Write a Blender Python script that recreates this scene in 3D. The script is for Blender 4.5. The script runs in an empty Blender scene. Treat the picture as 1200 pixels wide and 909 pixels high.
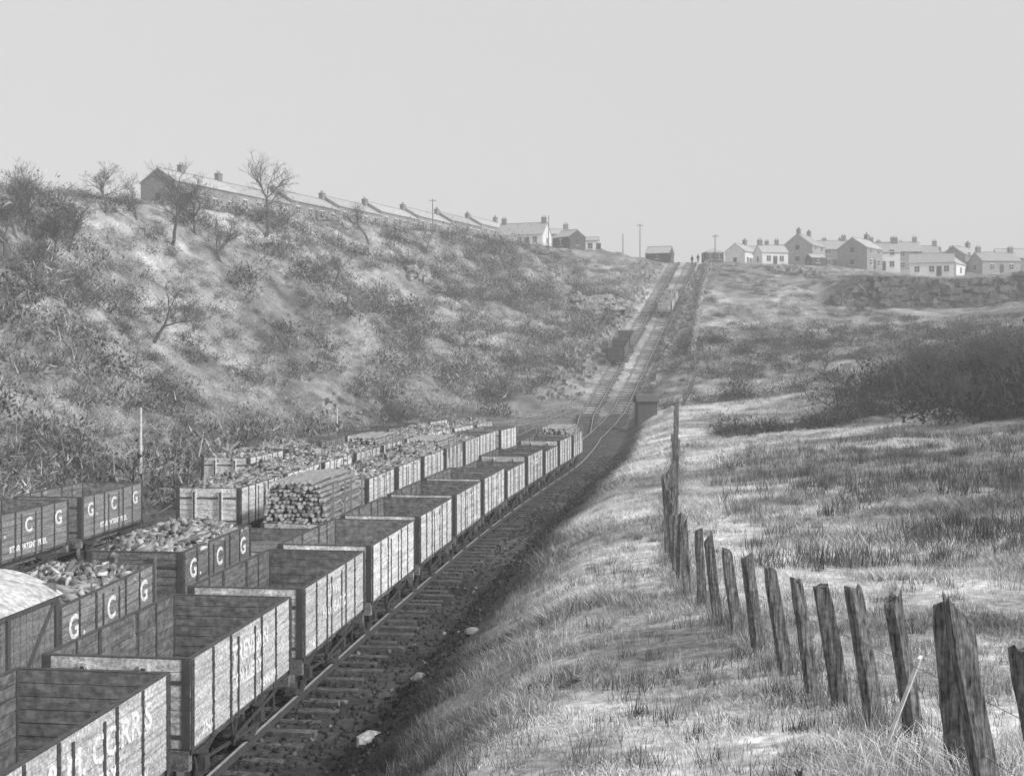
import bpy, math, random
import numpy as np
from mathutils import Vector, Matrix
random.seed(7); rng=np.random.default_rng(7)
scene=bpy.context.scene
COL=scene.collection

# ---------------------------------------------------------------- noise
def _h(ix,iy,s):
    v=np.sin(ix*127.1+iy*311.7+s*74.7)*43758.5453
    return v-np.floor(v)
def vnoise(x,y,s=0):
    ix=np.floor(x);iy=np.floor(y);fx=x-ix;fy=y-iy
    fx=fx*fx*(3-2*fx);fy=fy*fy*(3-2*fy)
    a=_h(ix,iy,s);b=_h(ix+1,iy,s);c=_h(ix,iy+1,s);d=_h(ix+1,iy+1,s)
    return (a*(1-fx)+b*fx)*(1-fy)+(c*(1-fx)+d*fx)*fy
def fbm(x,y,o=4,s=0):
    t=0;a=.5;n=0
    for i in range(o):
        t=t+a*vnoise(x*2**i+i*17.3,y*2**i-i*9.1,s+i);n+=a;a*=.55
    return t/n

# ---------------------------------------------------------------- track centre line
CY=[-40,-10,22.5,34,50,65,80,100,120,135]
CX=[-13.4,-9.55,-5.35,-3.85,-1.5,1.1,3.8,6.5,8.6,10.4]
def cx(Y):
    if Y>=135: return 10.4+(Y-135)*.232
    if Y<=CY[0]: return CX[0]
    i=max(k for k in range(len(CY)) if CY[k]<=Y); i=min(i,len(CY)-2)
    def m(k):
        if k<=0: return (CX[1]-CX[0])/(CY[1]-CY[0])
        if k>=len(CY)-1: return .18
        return (CX[k+1]-CX[k-1])/(CY[k+1]-CY[k-1])
    d=CY[i+1]-CY[i];t=(Y-CY[i])/d
    return (2*t**3-3*t*t+1)*CX[i]+(t**3-2*t*t+t)*d*m(i)+(-2*t**3+3*t*t)*CX[i+1]+(t**3-t*t)*d*m(i+1)

# ---------------------------------------------------------------- terrain loft
def st(Y,L,bedz,R,bl=-3.2,br=2.6):
    c=cx(Y)
    return (Y,[(-600,L[0][1]+3)]+L+[(c+bl,bedz),(c+br,bedz)]+R+[(600,R[-1][1]+2)])
ST=[
st(-60,[(-90,26),(-62,22),(-45,11),(-30,0),(-22,0)],0,[(-8,.8),(-4,3.6),(2.5,4.6),(9,4.6),(20,5),(45,9)]),
st(5,[(-85,26),(-62,22),(-45,11),(-29,0),(-20,0)],0,[(-3.9,.8),(-1,3.6),(3.3,4.2),(9,4.4),(20,5),(45,9)]),
st(10,[(-85,26),(-62,22),(-45,11),(-29,0),(-19,0)],0,[(-3.3,.8),(-.6,3.2),(3.4,3.75),(9,4.0),(20,4.6),(45,9)]),
st(16,[(-85,26),(-62,22),(-45,11),(-29,0),(-18,0)],0,[(-2.6,.8),(0.3,2.65),(3.3,3.15),(9,3.4),(20,4),(45,8)]),
st(25,[(-85,26),(-61,22),(-44,11),(-28,0),(-17,0)],0,[(-1.5,.8),(1.3,2.35),(3.5,2.7),(10,3.0),(20,3.5),(45,8)]),
st(40,[(-84,26),(-60,22),(-43,11),(-28,0),(-16,0)],0,[(.6,.7),(3,1.8),(5.4,2.1),(13,2.6),(24,3.2),(45,7)]),
st(60,[(-84,26),(-58,22),(-42,11),(-27,0),(-15,0)],0,[(3.9,.6),(5.8,1.3),(8.2,1.7),(18,2.4),(30,3.2),(50,8)]),
st(80,[(-80,26),(-53,22),(-39,11),(-25,0),(-13,0)],0,[(7.4,.5),(9.0,1.2),(11,1.6),(20,2.2),(32,3.4),(50,9)]),
st(110,[(-70,26),(-47,22.7),(-34,10),(-22,0),(-10,0)],.2,[(11.4,.8),(12.8,1.6),(15,2.4),(24,3.0),(42,6),(65,11)],br=2.9),
st(125,[(-64,26.4),(-41.5,23.7),(-26,11),(-12,.8),(-2,.5)],.6,[(13.3,1.4),(14.7,2.4),(17,3.0),(27,4.0),(46,7),(70,12)],br=3.0),
st(135,[(-60,27),(-38.6,24.4),(-20,12.5),(-6,2),(2,1)],1.2,[(14.8,2.2),(16.5,3.3),(19,3.8),(30,5),(50,8),(75,13)],br=3.2),
st(165,[(-51,28.8),(-28,26.8),(-10,17),(6,10.3),(12.2,9.6)],8.82,[(21.8,10.0),(24.5,11.2),(28,11.5),(40,11.5),(60,12),(90,16)],br=3.2),
st(200,[(-35,31),(-5,27.8),(8,21.6),(16,19.2),(20.4,18.7)],17.7,[(29.9,19.0),(33,19.8),(38,19.6),(55,18.8),(75,17.5),(110,20)],br=3.2),
st(235,[(-19,31.5),(12,28.9),(19,28.3),(25,27.5),(29,26.8)],26.6,[(38.6,26.7),(42,26.8),(48,26.6),(62,26),(84,23.8),(120,23)],br=3.2),
st(270,[(-3,34.6),(12,33.6),(22,32),(30,30.5),(37,29.2)],28.8,[(48,29),(52,29),(58,29.2),(75,28.8),(95,27.4),(140,27)],br=3.2),
st(400,[(-3,38),(12,37),(22,36),(40,35),(60,34)],34,[(100,34),(110,34),(120,34),(140,34),(160,34),(200,34)],bl=-4,br=3.2),
st(3500,[(-3,40),(12,40),(22,40),(40,40),(60,40)],40,[(900,40),(910,40),(920,40),(930,40),(960,40),(1000,40)],bl=-4,br=3.2),
]
SY=np.array([s[0] for s in ST],float)
SX=np.array([[p[0] for p in s[1]] for s in ST],float)
SZ=np.array([[p[1] for p in s[1]] for s in ST],float)
SX[:,0]=-4000; SX[:,-1]=4000
NB=SX.shape[1]
AMP=np.array([.3,.15,.6,1.9,.7,.05,.0,.0,.10,.14,.10,.25,.5,.9,.3])
def hraw(x,y):
    x=np.asarray(x,float);y=np.asarray(y,float)
    X=[np.interp(y,SY,SX[:,i]) for i in range(NB)]
    Z=[np.interp(y,SY,SZ[:,i]) for i in range(NB)]
    z=np.zeros_like(x);u=np.zeros_like(x)
    for i in range(NB-1):
        m=(x>=X[i])&(x<=X[i+1])
        t=(x-X[i])/np.maximum(X[i+1]-X[i],1e-3)
        z=np.where(m,Z[i]*(1-t)+Z[i+1]*t,z);u=np.where(m,i+t,u)
    return z,u
def hfull(x,y):
    x=np.asarray(x,float);y=np.asarray(y,float)
    z,u=hraw(x,y)
    a=np.interp(u,np.arange(NB),AMP)
    wide=(fbm(x/14,y/14,4,3)-.5)*2.6*a+(fbm(x/2.6,y/2.6,3,9)-.5)*1.2*np.minimum(a,1.2)
    ramp=np.clip((x-50)/6,0,1)*np.clip((88-x)/8,0,1)
    yy=y-187-2.5*(fbm(x/6,x*0+3,3,5)-.5)*2
    dz=ramp*(4.2*np.clip(yy/1.2,0,1)-4.2*np.clip((y-189)/26,0,1))
    g=np.clip(1-np.abs(u-3)/1.1,0,1)
    dz=dz-g*2.0*np.abs(np.sin((y+ x*.6)/9+2*fbm(x/20,y/20,2,1)))
    return z+wide+dz,u
def H(x,y): return float(hfull(np.array([x]),np.array([y]))[0][0])

# ---------------------------------------------------------------- materials
def mat(name,base=.3,rough=.9,attr=None,scale=(1,1,1),nscale=4,var=.5,bump=.3,obj_rand=0.0,spec=.2,detail=4,coord='Object',fine=0,noise=True):
    m=bpy.data.materials.new(name);m.use_nodes=True;nt=m.node_tree;N=nt.nodes;L=nt.links
    b=N['Principled BSDF'];b.inputs['Roughness'].default_value=rough
    b.inputs['Specular IOR Level'].default_value=spec
    if not noise:
        N.remove(b);df=N.new('ShaderNodeBsdfDiffuse')
        at=N.new('ShaderNodeAttribute');at.attribute_name=attr
        L.new(at.outputs['Fac'],df.inputs['Color']);L.new(df.outputs[0],N['Material Output'].inputs['Surface']);return m
    tc=N.new('ShaderNodeTexCoord');mp=N.new('ShaderNodeMapping');mp.inputs['Scale'].default_value=scale
    L.new(tc.outputs[coord],mp.inputs['Vector'])
    nz=N.new('ShaderNodeTexNoise');nz.inputs['Scale'].default_value=nscale;nz.inputs['Detail'].default_value=detail;nz.inputs['Roughness'].default_value=.65
    L.new(mp.outputs[0],nz.inputs['Vector'])
    mr=N.new('ShaderNodeMapRange');mr.inputs['From Min'].default_value=.3;mr.inputs['From Max'].default_value=.7
    mr.inputs['To Min'].default_value=1-var;mr.inputs['To Max'].default_value=1+var
    L.new(nz.outputs['Fac'],mr.inputs['Value'])
    val=mr.outputs[0]
    def mul(a,bv):
        q=N.new('ShaderNodeMath');q.operation='MULTIPLY';L.new(a,q.inputs[0])
        if isinstance(bv,(int,float)): q.inputs[1].default_value=bv
        else: L.new(bv,q.inputs[1])
        return q.outputs[0]
    if fine:
        n2=N.new('ShaderNodeTexNoise');n2.inputs['Scale'].default_value=fine;n2.inputs['Detail'].default_value=2
        L.new(tc.outputs[coord],n2.inputs['Vector'])
        r2=N.new('ShaderNodeMapRange');r2.inputs['From Min'].default_value=.3;r2.inputs['From Max'].default_value=.7;r2.inputs['To Min'].default_value=.6;r2.inputs['To Max'].default_value=1.4
        L.new(n2.outputs['Fac'],r2.inputs['Value']);val=mul(val,r2.outputs[0])
    if attr:
        at=N.new('ShaderNodeAttribute');at.attribute_name=attr;val=mul(val,at.outputs['Fac'])
    else: val=mul(val,base)
    if obj_rand:
        oi=N.new('ShaderNodeObjectInfo');r=N.new('ShaderNodeMapRange');r.inputs['To Min'].default_value=1-obj_rand;r.inputs['To Max'].default_value=1+obj_rand
        L.new(oi.outputs['Random'],r.inputs['Value']);val=mul(val,r.outputs[0])
        ad=N.new('ShaderNodeVectorMath');ad.operation='ADD'
        ml=N.new('ShaderNodeMath');ml.operation='MULTIPLY';ml.inputs[1].default_value=37.;L.new(oi.outputs['Random'],ml.inputs[0])
        L.new(mp.outputs[0],ad.inputs[0]);L.new(ml.outputs[0],ad.inputs[1]);L.new(ad.outputs[0],nz.inputs['Vector'])
    cc=N.new('ShaderNodeCombineColor')
    for i in range(3): L.new(val,cc.inputs[i])
    L.new(cc.outputs[0],b.inputs['Base Color'])
    if bump:
        bp=N.new('ShaderNodeBump');bp.inputs['Strength'].default_value=bump;bp.inputs['Distance'].default_value=.05
        L.new(nz.outputs['Fac'],bp.inputs['Height']);L.new(bp.outputs[0],b.inputs['Normal'])
    return m
M_ground=mat('ground_soil_grass',attr='tone',nscale=.9,var=.42,bump=0,fine=6,detail=7)
M_veg=mat('dry_vegetation',attr='tone',noise=False)
M_wood=mat('weathered_planks',.60,scale=(1,.5,5.2),nscale=2.2,var=.36,bump=.2,obj_rand=.18,fine=22)
M_woodd=mat('dark_painted_planks',.21,scale=(1,.5,5.2),nscale=2.2,var=.4,bump=.2,obj_rand=.3,fine=22)
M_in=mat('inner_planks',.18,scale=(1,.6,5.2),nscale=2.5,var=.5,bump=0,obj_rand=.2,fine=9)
M_iron=mat('rusty_iron',.07,nscale=8,var=.4,rough=.75,spec=.3,bump=0)
M_steel=mat('worn_rail_steel',.45,nscale=5,var=.2,rough=.45,spec=.5,bump=0)
M_sleeper=mat('sleeper_timber',.11,nscale=3,var=.5,fine=14,bump=0)
M_sleeper2=mat('incline_sleeper_timber',.11,nscale=3,var=.5,fine=14,bump=0)
M_paint=mat('faded_white_paint',.80,nscale=5,var=.2,bump=0,fine=18)
M_coal=mat('coal_lumps',attr='tone',noise=False)
M_log=mat('log_bark',.26,scale=(4,.6,4),nscale=3,var=.4,bump=0)
M_logend=mat('cut_log_ends',.62,nscale=9,var=.35,bump=0)
M_bark=mat('tree_bark',.11,nscale=4,var=.3,obj_rand=.15,bump=0)
M_post=mat('old_fence_timber',.14,scale=(22,22,1.4),nscale=1.6,var=.85,bump=.8,fine=20)
M_slate=mat('slate_roof',.40,scale=(1,1,3),nscale=2,var=.2,obj_rand=.15,fine=6,bump=0)
M_white=mat('whitewashed_wall',.76,nscale=1.5,var=.12,fine=0,bump=0)
M_stone=mat('stone_wall',.28,nscale=2.5,var=.3,obj_rand=.25,fine=7,bump=0)
M_dark=mat('tarred_boards',.09,scale=(4,4,.6),nscale=2,var=.3,bump=0)
M_glass=mat('window_glass',.05,nscale=3,var=.2,rough=.25,spec=.5,bump=0)
M_brick=mat('chimney_brick',.2,nscale=5,var=.3,bump=0)
M_rock=mat('quarry_rock',.26,nscale=1.6,var=.6,bump=.5,fine=5,obj_rand=.1)
M_rockd=mat('dark_quarry_face',.11,nscale=1.2,var=.7,bump=.5,fine=5)
M_cloth=mat('dark_cloth',.05,nscale=9,var=.3,bump=0)
M_roofc=mat('canvas_van_roof',.50,nscale=3,var=.25,fine=9)

# ---------------------------------------------------------------- mesh builder
class MB:
    def __init__(s): s.v=[];s.f=[];s.m=[]
    def box(s,c,d,m=0,R=None,taper=None,jit=0):
        i=len(s.v)
        for z in(-.5,.5):
            for y in(-.5,.5):
                for x in(-.5,.5):
                    k=(taper if (taper and z>0) else 1)
                    p=Vector((x*d[0]*k,y*d[1]*k,z*d[2]))
                    if jit: p+=Vector([random.uniform(-jit,jit) for _ in range(3)])
                    if R is not None: p=R@p
                    s.v.append((p.x+c[0],p.y+c[1],p.z+c[2]))
        for q in((0,2,3,1),(4,5,7,6),(0,1,5,4),(2,6,7,3),(0,4,6,2),(1,3,7,5)):
            s.f.append(tuple(i+k for k in q));s.m.append(m)
    def cyl(s,p0,p1,r0,r1=None,n=8,m=0,m_end=None,caps=True):
        r1=r0 if r1 is None else r1
        p0=Vector(p0);p1=Vector(p1);d=(p1-p0)
        if d.length<1e-5:return
        q=d.to_track_quat('Z','Y');i=len(s.v)
        for p,r in((p0,r0),(p1,r1)):
            for k in range(n):
                a=2*math.pi*k/n;o=q@Vector((math.cos(a)*r,math.sin(a)*r,0))
                s.v.append(tuple(p+o))
        for k in range(n):
            s.f.append((i+k,i+(k+1)%n,i+n+(k+1)%n,i+n+k));s.m.append(m)
        if caps:
            e=m if m_end is None else m_end
            s.f.append(tuple(i+k for k in reversed(range(n))));s.m.append(e)
            s.f.append(tuple(i+n+k for k in range(n)));s.m.append(e)
    def bar(s,p0,p1,w,t,m=0):
        p0=Vector(p0);p1=Vector(p1);d=p1-p0
        R=d.to_track_quat('Z','Y').to_matrix()
        s.box((p0+p1)/2,(w,t,d.length),m,R)
    def quad(s,a,b,c,d,m=0):
        i=len(s.v);s.v+= [tuple(a),tuple(b),tuple(c),tuple(d)];s.f.append((i,i+1,i+2,i+3));s.m.append(m)
    def poly(s,pts,m=0):
        i=len(s.v);s.v+=[tuple(p) for p in pts];s.f.append(tuple(range(i,i+len(pts))));s.m.append(m)
    def mesh(s,name,mats):
        me=bpy.data.meshes.new(name);me.from_pydata(s.v,[],s.f)
        for x in mats: me.materials.append(x)
        me.polygons.foreach_set('material_index',s.m);me.update();return me
def obj(name,me,loc=(0,0,0),rotz=0,parent=None):
    o=bpy.data.objects.new(name,me);COL.objects.link(o);o.location=loc;o.rotation_euler=(0,0,rotz)
    if parent: o.parent=parent
    return o
def npmesh(name,V,F,mat_,tone=None,smooth=False):
    me=bpy.data.meshes.new(name);n=len(V);k=F.shape[1];nf=len(F)
    me.vertices.add(n);me.vertices.foreach_set('co',V.astype(np.float32).ravel())
    me.loops.add(nf*k);me.loops.foreach_set('vertex_index',F.astype(np.int32).ravel())
    me.polygons.add(nf);me.polygons.foreach_set('loop_start',np.arange(0,nf*k,k,dtype=np.int32))
    me.update(calc_edges=True)
    if tone is not None:
        a=me.attributes.new('tone','FLOAT','POINT');a.data.foreach_set('value',tone.astype(np.float32))
    me.materials.append(mat_)
    if smooth: me.polygons.foreach_set('use_smooth',np.ones(nf,bool))
    return me

# ---------------------------------------------------------------- terrain mesh
def seg(a,b,s): return list(np.arange(a,b,s))
xs=np.array(seg(-3800,-600,400)+seg(-600,-100,30)+seg(-100,-30,.8)+seg(-30,-5,.5)+seg(-5,12,.2)+seg(12,60,.5)+seg(60,130,1)+seg(130,600,20)+seg(600,3801,400))
ys=np.array(seg(-60,6,2)+seg(6,40,.25)+seg(40,245,.55)+seg(245,400,3)+seg(400,3501,100))
X,Y=np.meshgrid(xs,ys);Z,U=hfull(X.ravel(),Y.ravel())
xf=X.ravel();yf=Y.ravel()
def tone_at(x,y,u):
    t=np.interp(u,[0,1,2,3,4,4.6,5,6,7,7.5,8,8.25,8.6,9,10,10.5,11,12,13,14],
                  [.28,.31,.28,.24,.22,.14,.09,.075,.05,.035,.03,.07,.34,.47,.48,.40,.32,.24,.18,.26])
    ti=np.interp(u,[0,1,2,3,4,4.6,5,5.7,6,7,7.3,8,9,10,11,12,13,14],
                   [.28,.31,.28,.24,.24,.22,.2,.24,.30,.30,.24,.2,.26,.3,.28,.24,.24,.27])
    w=np.clip((y-118)/30,0,1);t=t*(1-w)+ti*w
    p=fbm(x/9,y/9,4,21);t=t*np.where(u>8.3,np.interp(p,[.3,.7],[.6,1.3]),np.interp(p,[.3,.7],[.65,1.35]))
    p2=fbm(x/2.2,y/2.2,3,31);t=t*np.interp(p2,[.25,.75],[.55,1.45])
    def path(px,py,wd,t,v=.5):
        yy=np.interp(x,px,py);k=np.exp(-((y-yy)/wd)**2)*((x>px[0])&(x<px[-1]));return t*(1-k)+v*k
    t=path([11.5,18,27,40],[69,73,81,92],1.6,t);t=path([14,20,30],[104,112,118],2.0,t)
    return t
T=tone_at(xf,yf,U)
nx=len(xs);ny=len(ys)
ii=np.arange(nx*ny).reshape(ny,nx)
F=np.stack([ii[:-1,:-1].ravel(),ii[:-1,1:].ravel(),ii[1:,1:].ravel(),ii[1:,:-1].ravel()],1)
obj('ground',npmesh('ground',np.stack([xf,yf,Z],1),F,M_ground,T,True))

# ---------------------------------------------------------------- tracks
def track(offs,y0,y1,name='railway_track',sl=2.7,slo=0.0,zoff=0.0,step=.76,ms=None):
    mb=MB();y=y0
    pts=[]
    while y<y1:
        o=offs(y) if callable(offs) else offs
        x=cx(y)+o
        z=np.interp(y,[0,80,110,125,135,235,270],[0,0,.2,.6,1.2,26.6,28.8])+zoff
        pts.append(Vector((x,y,z)));y+=step*.97
    for i in range(len(pts)-1):
        d=(pts[i+1]-pts[i]).normalized();r=Vector((d.y,-d.x,0)).normalized();u=r.cross(d)
        R=Matrix((r,d,u)).transposed()
        Rj=R@Matrix.Rotation(random.uniform(-.05,.05),3,'Z')
        j=random.uniform(-.14,.14)
        mb.box(pts[i]+u*random.uniform(-.03,.03)+r*(slo+j),(sl+random.uniform(-.3,.15),random.uniform(.2,.27),.13),0,Rj)
    st_=4
    for k in range(0,len(pts)-1,st_):
        a=pts[k];b=pts[min(k+st_,len(pts)-1)]
        d=(b-a).normalized();r=Vector((d.y,-d.x,0)).normalized();u=r.cross(d)
        R=Matrix((r,d,u)).transposed()
        for s in(-.74,.74):
            c=(a+b)/2+r*s
            mb.box(c+u*.165,(.075,(b-a).length,.13),1,R)
            mb.box(c+u*.238,(.05,(b-a).length,.012),2,R)
            mb.box(c+u*.102,(.2,.25,.02),1,R)
    obj(name,mb.mesh(name,[ms or M_sleeper,M_iron,M_steel]))
RZ=.24
offB=lambda y: float(np.interp(y,[0,19,24,30,43,75,120],[-3.5,-3.55,-4.0,-4.2,-4.3,-5.6,-2.5]))
offC=lambda y: float(np.interp(y,[0,42,75,120],[-8.2,-8.0,-9.4,-5.0]))
offD=lambda y: float(np.interp(y,[0,40,75,125],[-12.2,-12.2,-13.5,-9.0]))
offA=lambda y: float(np.interp(y,[0,105,134],[0,0,1.65]))
offA2=lambda y: float(np.interp(y,[0,105,134],[-1.0,-1.0,-1.65]))
track(offA,2,134,sl=2.95,slo=.22);track(offA2,112,134);track(offB,4,118);track(offC,10,118);track(offD,10,118)
track(-1.65,134,238,name='incline_track',sl=2.4,step=1.0,ms=M_sleeper2);track(1.65,134,238,name='incline_track',sl=2.4,step=1.0,ms=M_sleeper2)

def lumps(n,posf,smin,smax,tmin,tmax,ax=(1,1,1),brt=.12,bm=1.8):
    base=np.array([[x,y,z] for z in(-.5,.5) for y in(-.5,.5) for x in(-.5,.5)])
    P=posf(n);s=rng.uniform(smin,smax,(n,1,1))*rng.uniform(.6,1.3,(n,1,3))*np.array(ax)[None,None]
    a=rng.uniform(0,6.28,n);b=rng.uniform(-.7,.7,n);c=rng.uniform(-.6,.6,n)
    B=base[None]*s*(1+rng.uniform(-.3,.3,(n,8,1)))+rng.uniform(-.12,.12,(n,8,3))*s
    x0=B[...,0]*np.cos(c)[:,None]-B[...,2]*np.sin(c)[:,None];z0=B[...,0]*np.sin(c)[:,None]+B[...,2]*np.cos(c)[:,None];y0=B[...,1]
    x=x0*np.cos(a)[:,None]-y0*np.sin(a)[:,None];y=x0*np.sin(a)[:,None]+y0*np.cos(a)[:,None];z=z0
    y2=y*np.cos(b)[:,None]-z*np.sin(b)[:,None];z2=y*np.sin(b)[:,None]+z*np.cos(b)[:,None]
    V=np.stack([x,y2,z2],-1)+P[:,None,:]
    q=np.array([(0,2,3,1),(4,5,7,6),(0,1,5,4),(2,6,7,3),(0,4,6,2),(1,3,7,5)])
    F=(np.arange(n)[:,None,None]*8+q[None]).reshape(-1,4)
    t=np.repeat(rng.uniform(tmin,tmax,n)*np.where(rng.random(n)<brt,bm,1),8)
    return V.reshape(-1,3),F,t
def pf(n):
    y=8+rng.random(n)**1.7*80;c=np.interp(y,CY,CX);x=c+np.where(rng.random(n)<.5,rng.uniform(-1.5,3.9,n),rng.uniform(-18,1,n))
    z=hfull(x,y)[0]+.01;return np.stack([x,y,z],1)
V,F,t=lumps(22000,pf,.03,.09,.02,.075,brt=.03,bm=4)
obj('track_ballast',npmesh('track_ballast',V,F,M_coal,t))

# ---------------------------------------------------------------- wagon
def wheelset(mb,y,mI,mS):
    for s in(-1,1):
        xc=s*.74;n=24;R0=.46;R1=.38
        for k in range(n):
            a0=2*math.pi*k/n;a1=2*math.pi*(k+1)/n
            P=lambda r,a,x:(x,y+math.cos(a)*r,RZ+.46+math.sin(a)*r)
            for xa in(xc-.06,xc+.06):
                mb.quad(P(R1,a0,xa),P(R0,a0,xa),P(R0,a1,xa),P(R1,a1,xa),mI)
            mb.quad(P(R0,a0,xc-.06),P(R0,a1,xc-.06),P(R0,a1,xc+.06),P(R0,a0,xc+.06),mS)
            mb.quad(P(R1,a0,xc-.06),P(R1,a1,xc-.06),P(R1,a1,xc+.06),P(R1,a0,xc+.06),mI)
        for k in range(8):
            a=2*math.pi*k/8+.2
            mb.bar((xc,y,RZ+.46),(xc,y+math.cos(a)*.39,RZ+.46+math.sin(a)*.39),.035,.055,mI)
        mb.cyl((xc-.09,y,RZ+.46),(xc+.09,y,RZ+.46),.09,n=10,m=mI)
    mb.cyl((-.95,y,RZ+.46),(.95,y,RZ+.46),.055,n=8,m=mI)
    for s in(-1,1):
        x=s*.93
        mb.box((x,y,RZ+.46),(.14,.2,.22),mI)
        for q in(-1,1):
            mb.bar((x-.05*s,y+q*.13,RZ+.36),(x-.05*s,y+q*.3,RZ+.78),.015,.06,mI)
        for k,l in enumerate((.9,.72,.54,.36)):
            mb.box((x,y,RZ+.74-k*.03),(.08,l,.026),mI)
def underframe(mb,L,W,mW,mI,mS):
    for s in(-1,1): mb.box((s*.86,0,1.0+RZ*.3),(.1,L-.22,.26),mW)
    for s in(-1,1):
        mb.box((0,s*(L/2-.04),1.07),(W-.04,.13,.3),mW)
        for q in(-1,1):
            x=q*.86;y=s*(L/2+.025)
            mb.cyl((x,y,1.07),(x,y+s*.2,1.07),.11,.08,10,mI);mb.cyl((x,y+s*.2,1.07),(x,y+s*.34,1.07),.04,n=8,m=mI)
            mb.cyl((x,y+s*.34,1.07),(x,y+s*.365,1.07),.17,n=16,m=mI)
        mb.box((0,s*(L/2+.05),1.07),(.2,.04,.2),mI)
        mb.bar((0,s*(L/2+.06),1.05),(0,s*(L/2+.28),.95),.05,.05,mI)
        for k in range(2): mb.bar((0,s*(L/2+.26),.98-k*.14),(.0,s*(L/2+.3),.82-k*.14),.09,.03,mI)
    for y in(-1.3,1.3): wheelset(mb,y,mI,mS)
    for s in(-1,1):
        x=s*1.0
        mb.bar((x,-.1,.72),(x,2.05,.93),.025,.06,mI);mb.bar((x-.05*s,-.12,.98),(x-.05*s,0,.55),.03,.05,mI);mb.bar((x-.05*s,.12,.98),(x-.05*s,0,.55),.03,.05,mI)
        mb.bar((x-.2*s,-.82,.62),(x,.82,.62),.04,.05,mI)
        for q in(-1,1): mb.box((s*.76,q*.83,.66),(.11,.08,.34),mI)
        mb.bar((x,1.9,1.05),(x,1.9,.6),.02,.05,mI)
def wagon_mesh(name,outer,L=4.78,W=2.34,n=7,ph=.192,seed=0):
    r=random.Random(seed);mb=MB();z0=1.24
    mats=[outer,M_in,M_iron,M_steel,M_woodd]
    for k in range(14):
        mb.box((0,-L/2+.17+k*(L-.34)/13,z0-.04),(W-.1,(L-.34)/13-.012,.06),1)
    mb.box((0,0,z0-.09),(W-.14,L-.14,.03),2)
    top=z0+n*ph
    for s in(-1,1):
        for k in range(n):
            zc=z0+(k+.5)*ph;j=r.uniform(-.004,.004);h=ph-r.uniform(.008,.02)
            for (a,b) in((-L/2,-.66),(-.645,.645),(.66,L/2)):
                mb.box((s*(W/2-.022+j),(a+b)/2,zc),(.04,b-a,h),0)
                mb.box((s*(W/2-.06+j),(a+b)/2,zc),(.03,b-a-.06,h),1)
            mb.box((0,s*(L/2-.022+j),zc),(W-.09,.04,h),0)
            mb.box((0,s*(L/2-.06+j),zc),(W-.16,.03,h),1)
        hh=top-z0
        for y,w in((-L/2+.06,.12),(L/2-.06,.12),(-.74,.07),(.74,.07),(-1.5,.06),(1.5,.06)):
            mb.box((s*(W/2+.009),y,z0+hh/2-.04),(.014,w,hh+.06),2)
            mb.box((s*(W/2-.084),y*.99,z0+hh/2),(.014,w*.8,hh),2)
            for k in range(n): mb.box((s*(W/2+.022),y,z0+(k+.5)*ph),(.016,.03,.03),2)
        for y in(-.4,.4): mb.box((s*(W/2+.009),y,z0+hh/2-.1),(.013,.06,hh),2)
        mb.box((s*(W/2-.035),0,top+.006),(.085,L,.016),2)
        mb.box((0,s*(L/2-.035),top+.004),(W-.18,.08,.016),2)
        for x in(-.48,.48):
            mb.box((x,s*(L/2+.058),z0+hh/2-.12),(.13,.11,hh+.1),0,taper=1.0)
            mb.box((x,s*(L/2+.118),z0+hh/2-.12),(.06,.012,hh),2)
        for q in(-1,1):
            mb.box((q*(W/2-.07),s*(L/2+.009),z0+hh/2),(.13,.014,hh),2)
        if n>3:
            for z in (z0+ph*1.0,z0+ph*5.2): mb.box((0,s*(L/2+.008),z),(W-.3,.012,.05),2)
    underframe(mb,L,W,4,2,3)
    me=mb.mesh(name,mats);return me,top,L,W
WL=[wagon_mesh('coal_wagon_light_%d'%i,M_wood,seed=i) for i in range(3)]
WD=[wagon_mesh('coal_wagon_dark_%d'%i,M_woodd,seed=10+i) for i in range(2)]
WS=[wagon_mesh('coal_wagon_low',M_wood,seed=20,ph=.165)]
WT=[wagon_mesh('timber_wagon',M_wood,seed=21,n=2)]
TOP=WL[0][1]
KIND={'L':WL,'D':WD,'S':WS,'T':WT}

def heap_mesh(seed,hh=.45,L=4.6,W=2.15,tone=(.06,.38)):
    st8=np.random.default_rng(seed)
    def hz(x,y):
        k=(1-np.abs(2*x/W)**2.6)*(1-np.abs(2*y/L)**4)
        return TOP-.12+hh*k+.4*(fbm(x*1.3+seed*5,y*1.3,3,seed)-.5)
    def pf2(n):
        x=st8.uniform(-W/2,W/2,n);y=st8.uniform(-L/2,L/2,n)
        return np.stack([x,y,hz(x,y)],1)
    V,F,t=lumps(700,pf2,.08,.17,tone[0],tone[1],ax=(2.3,.75,.55),brt=.35,bm=1.8)
    V2,F2,t2=lumps(900,pf2,.04,.11,*tone)
    F2=F2+len(V);V=np.concatenate([V,V2]);F=np.concatenate([F,F2]);t=np.concatenate([t,t2])
    gx,gy=np.meshgrid(np.linspace(-W/2,W/2,14),np.linspace(-L/2,L/2,26));gx=gx.ravel();gy=gy.ravel()
    gz=hz(gx,gy)-.06
    i2=np.arange(14*26).reshape(26,14)+len(V)
    F2=np.stack([i2[:-1,:-1].ravel(),i2[:-1,1:].ravel(),i2[1:,1:].ravel(),i2[1:,:-1].ravel()],1)
    return npmesh('coal_heap_%d'%seed,np.concatenate([V,np.stack([gx,gy,gz],1)]),np.concatenate([F,F2]),M_coal,np.concatenate([t,np.full(len(gx),.05)]))
HEAPS=[heap_mesh(i,hh=.2+.1*i) for i in range(4)]
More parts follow.
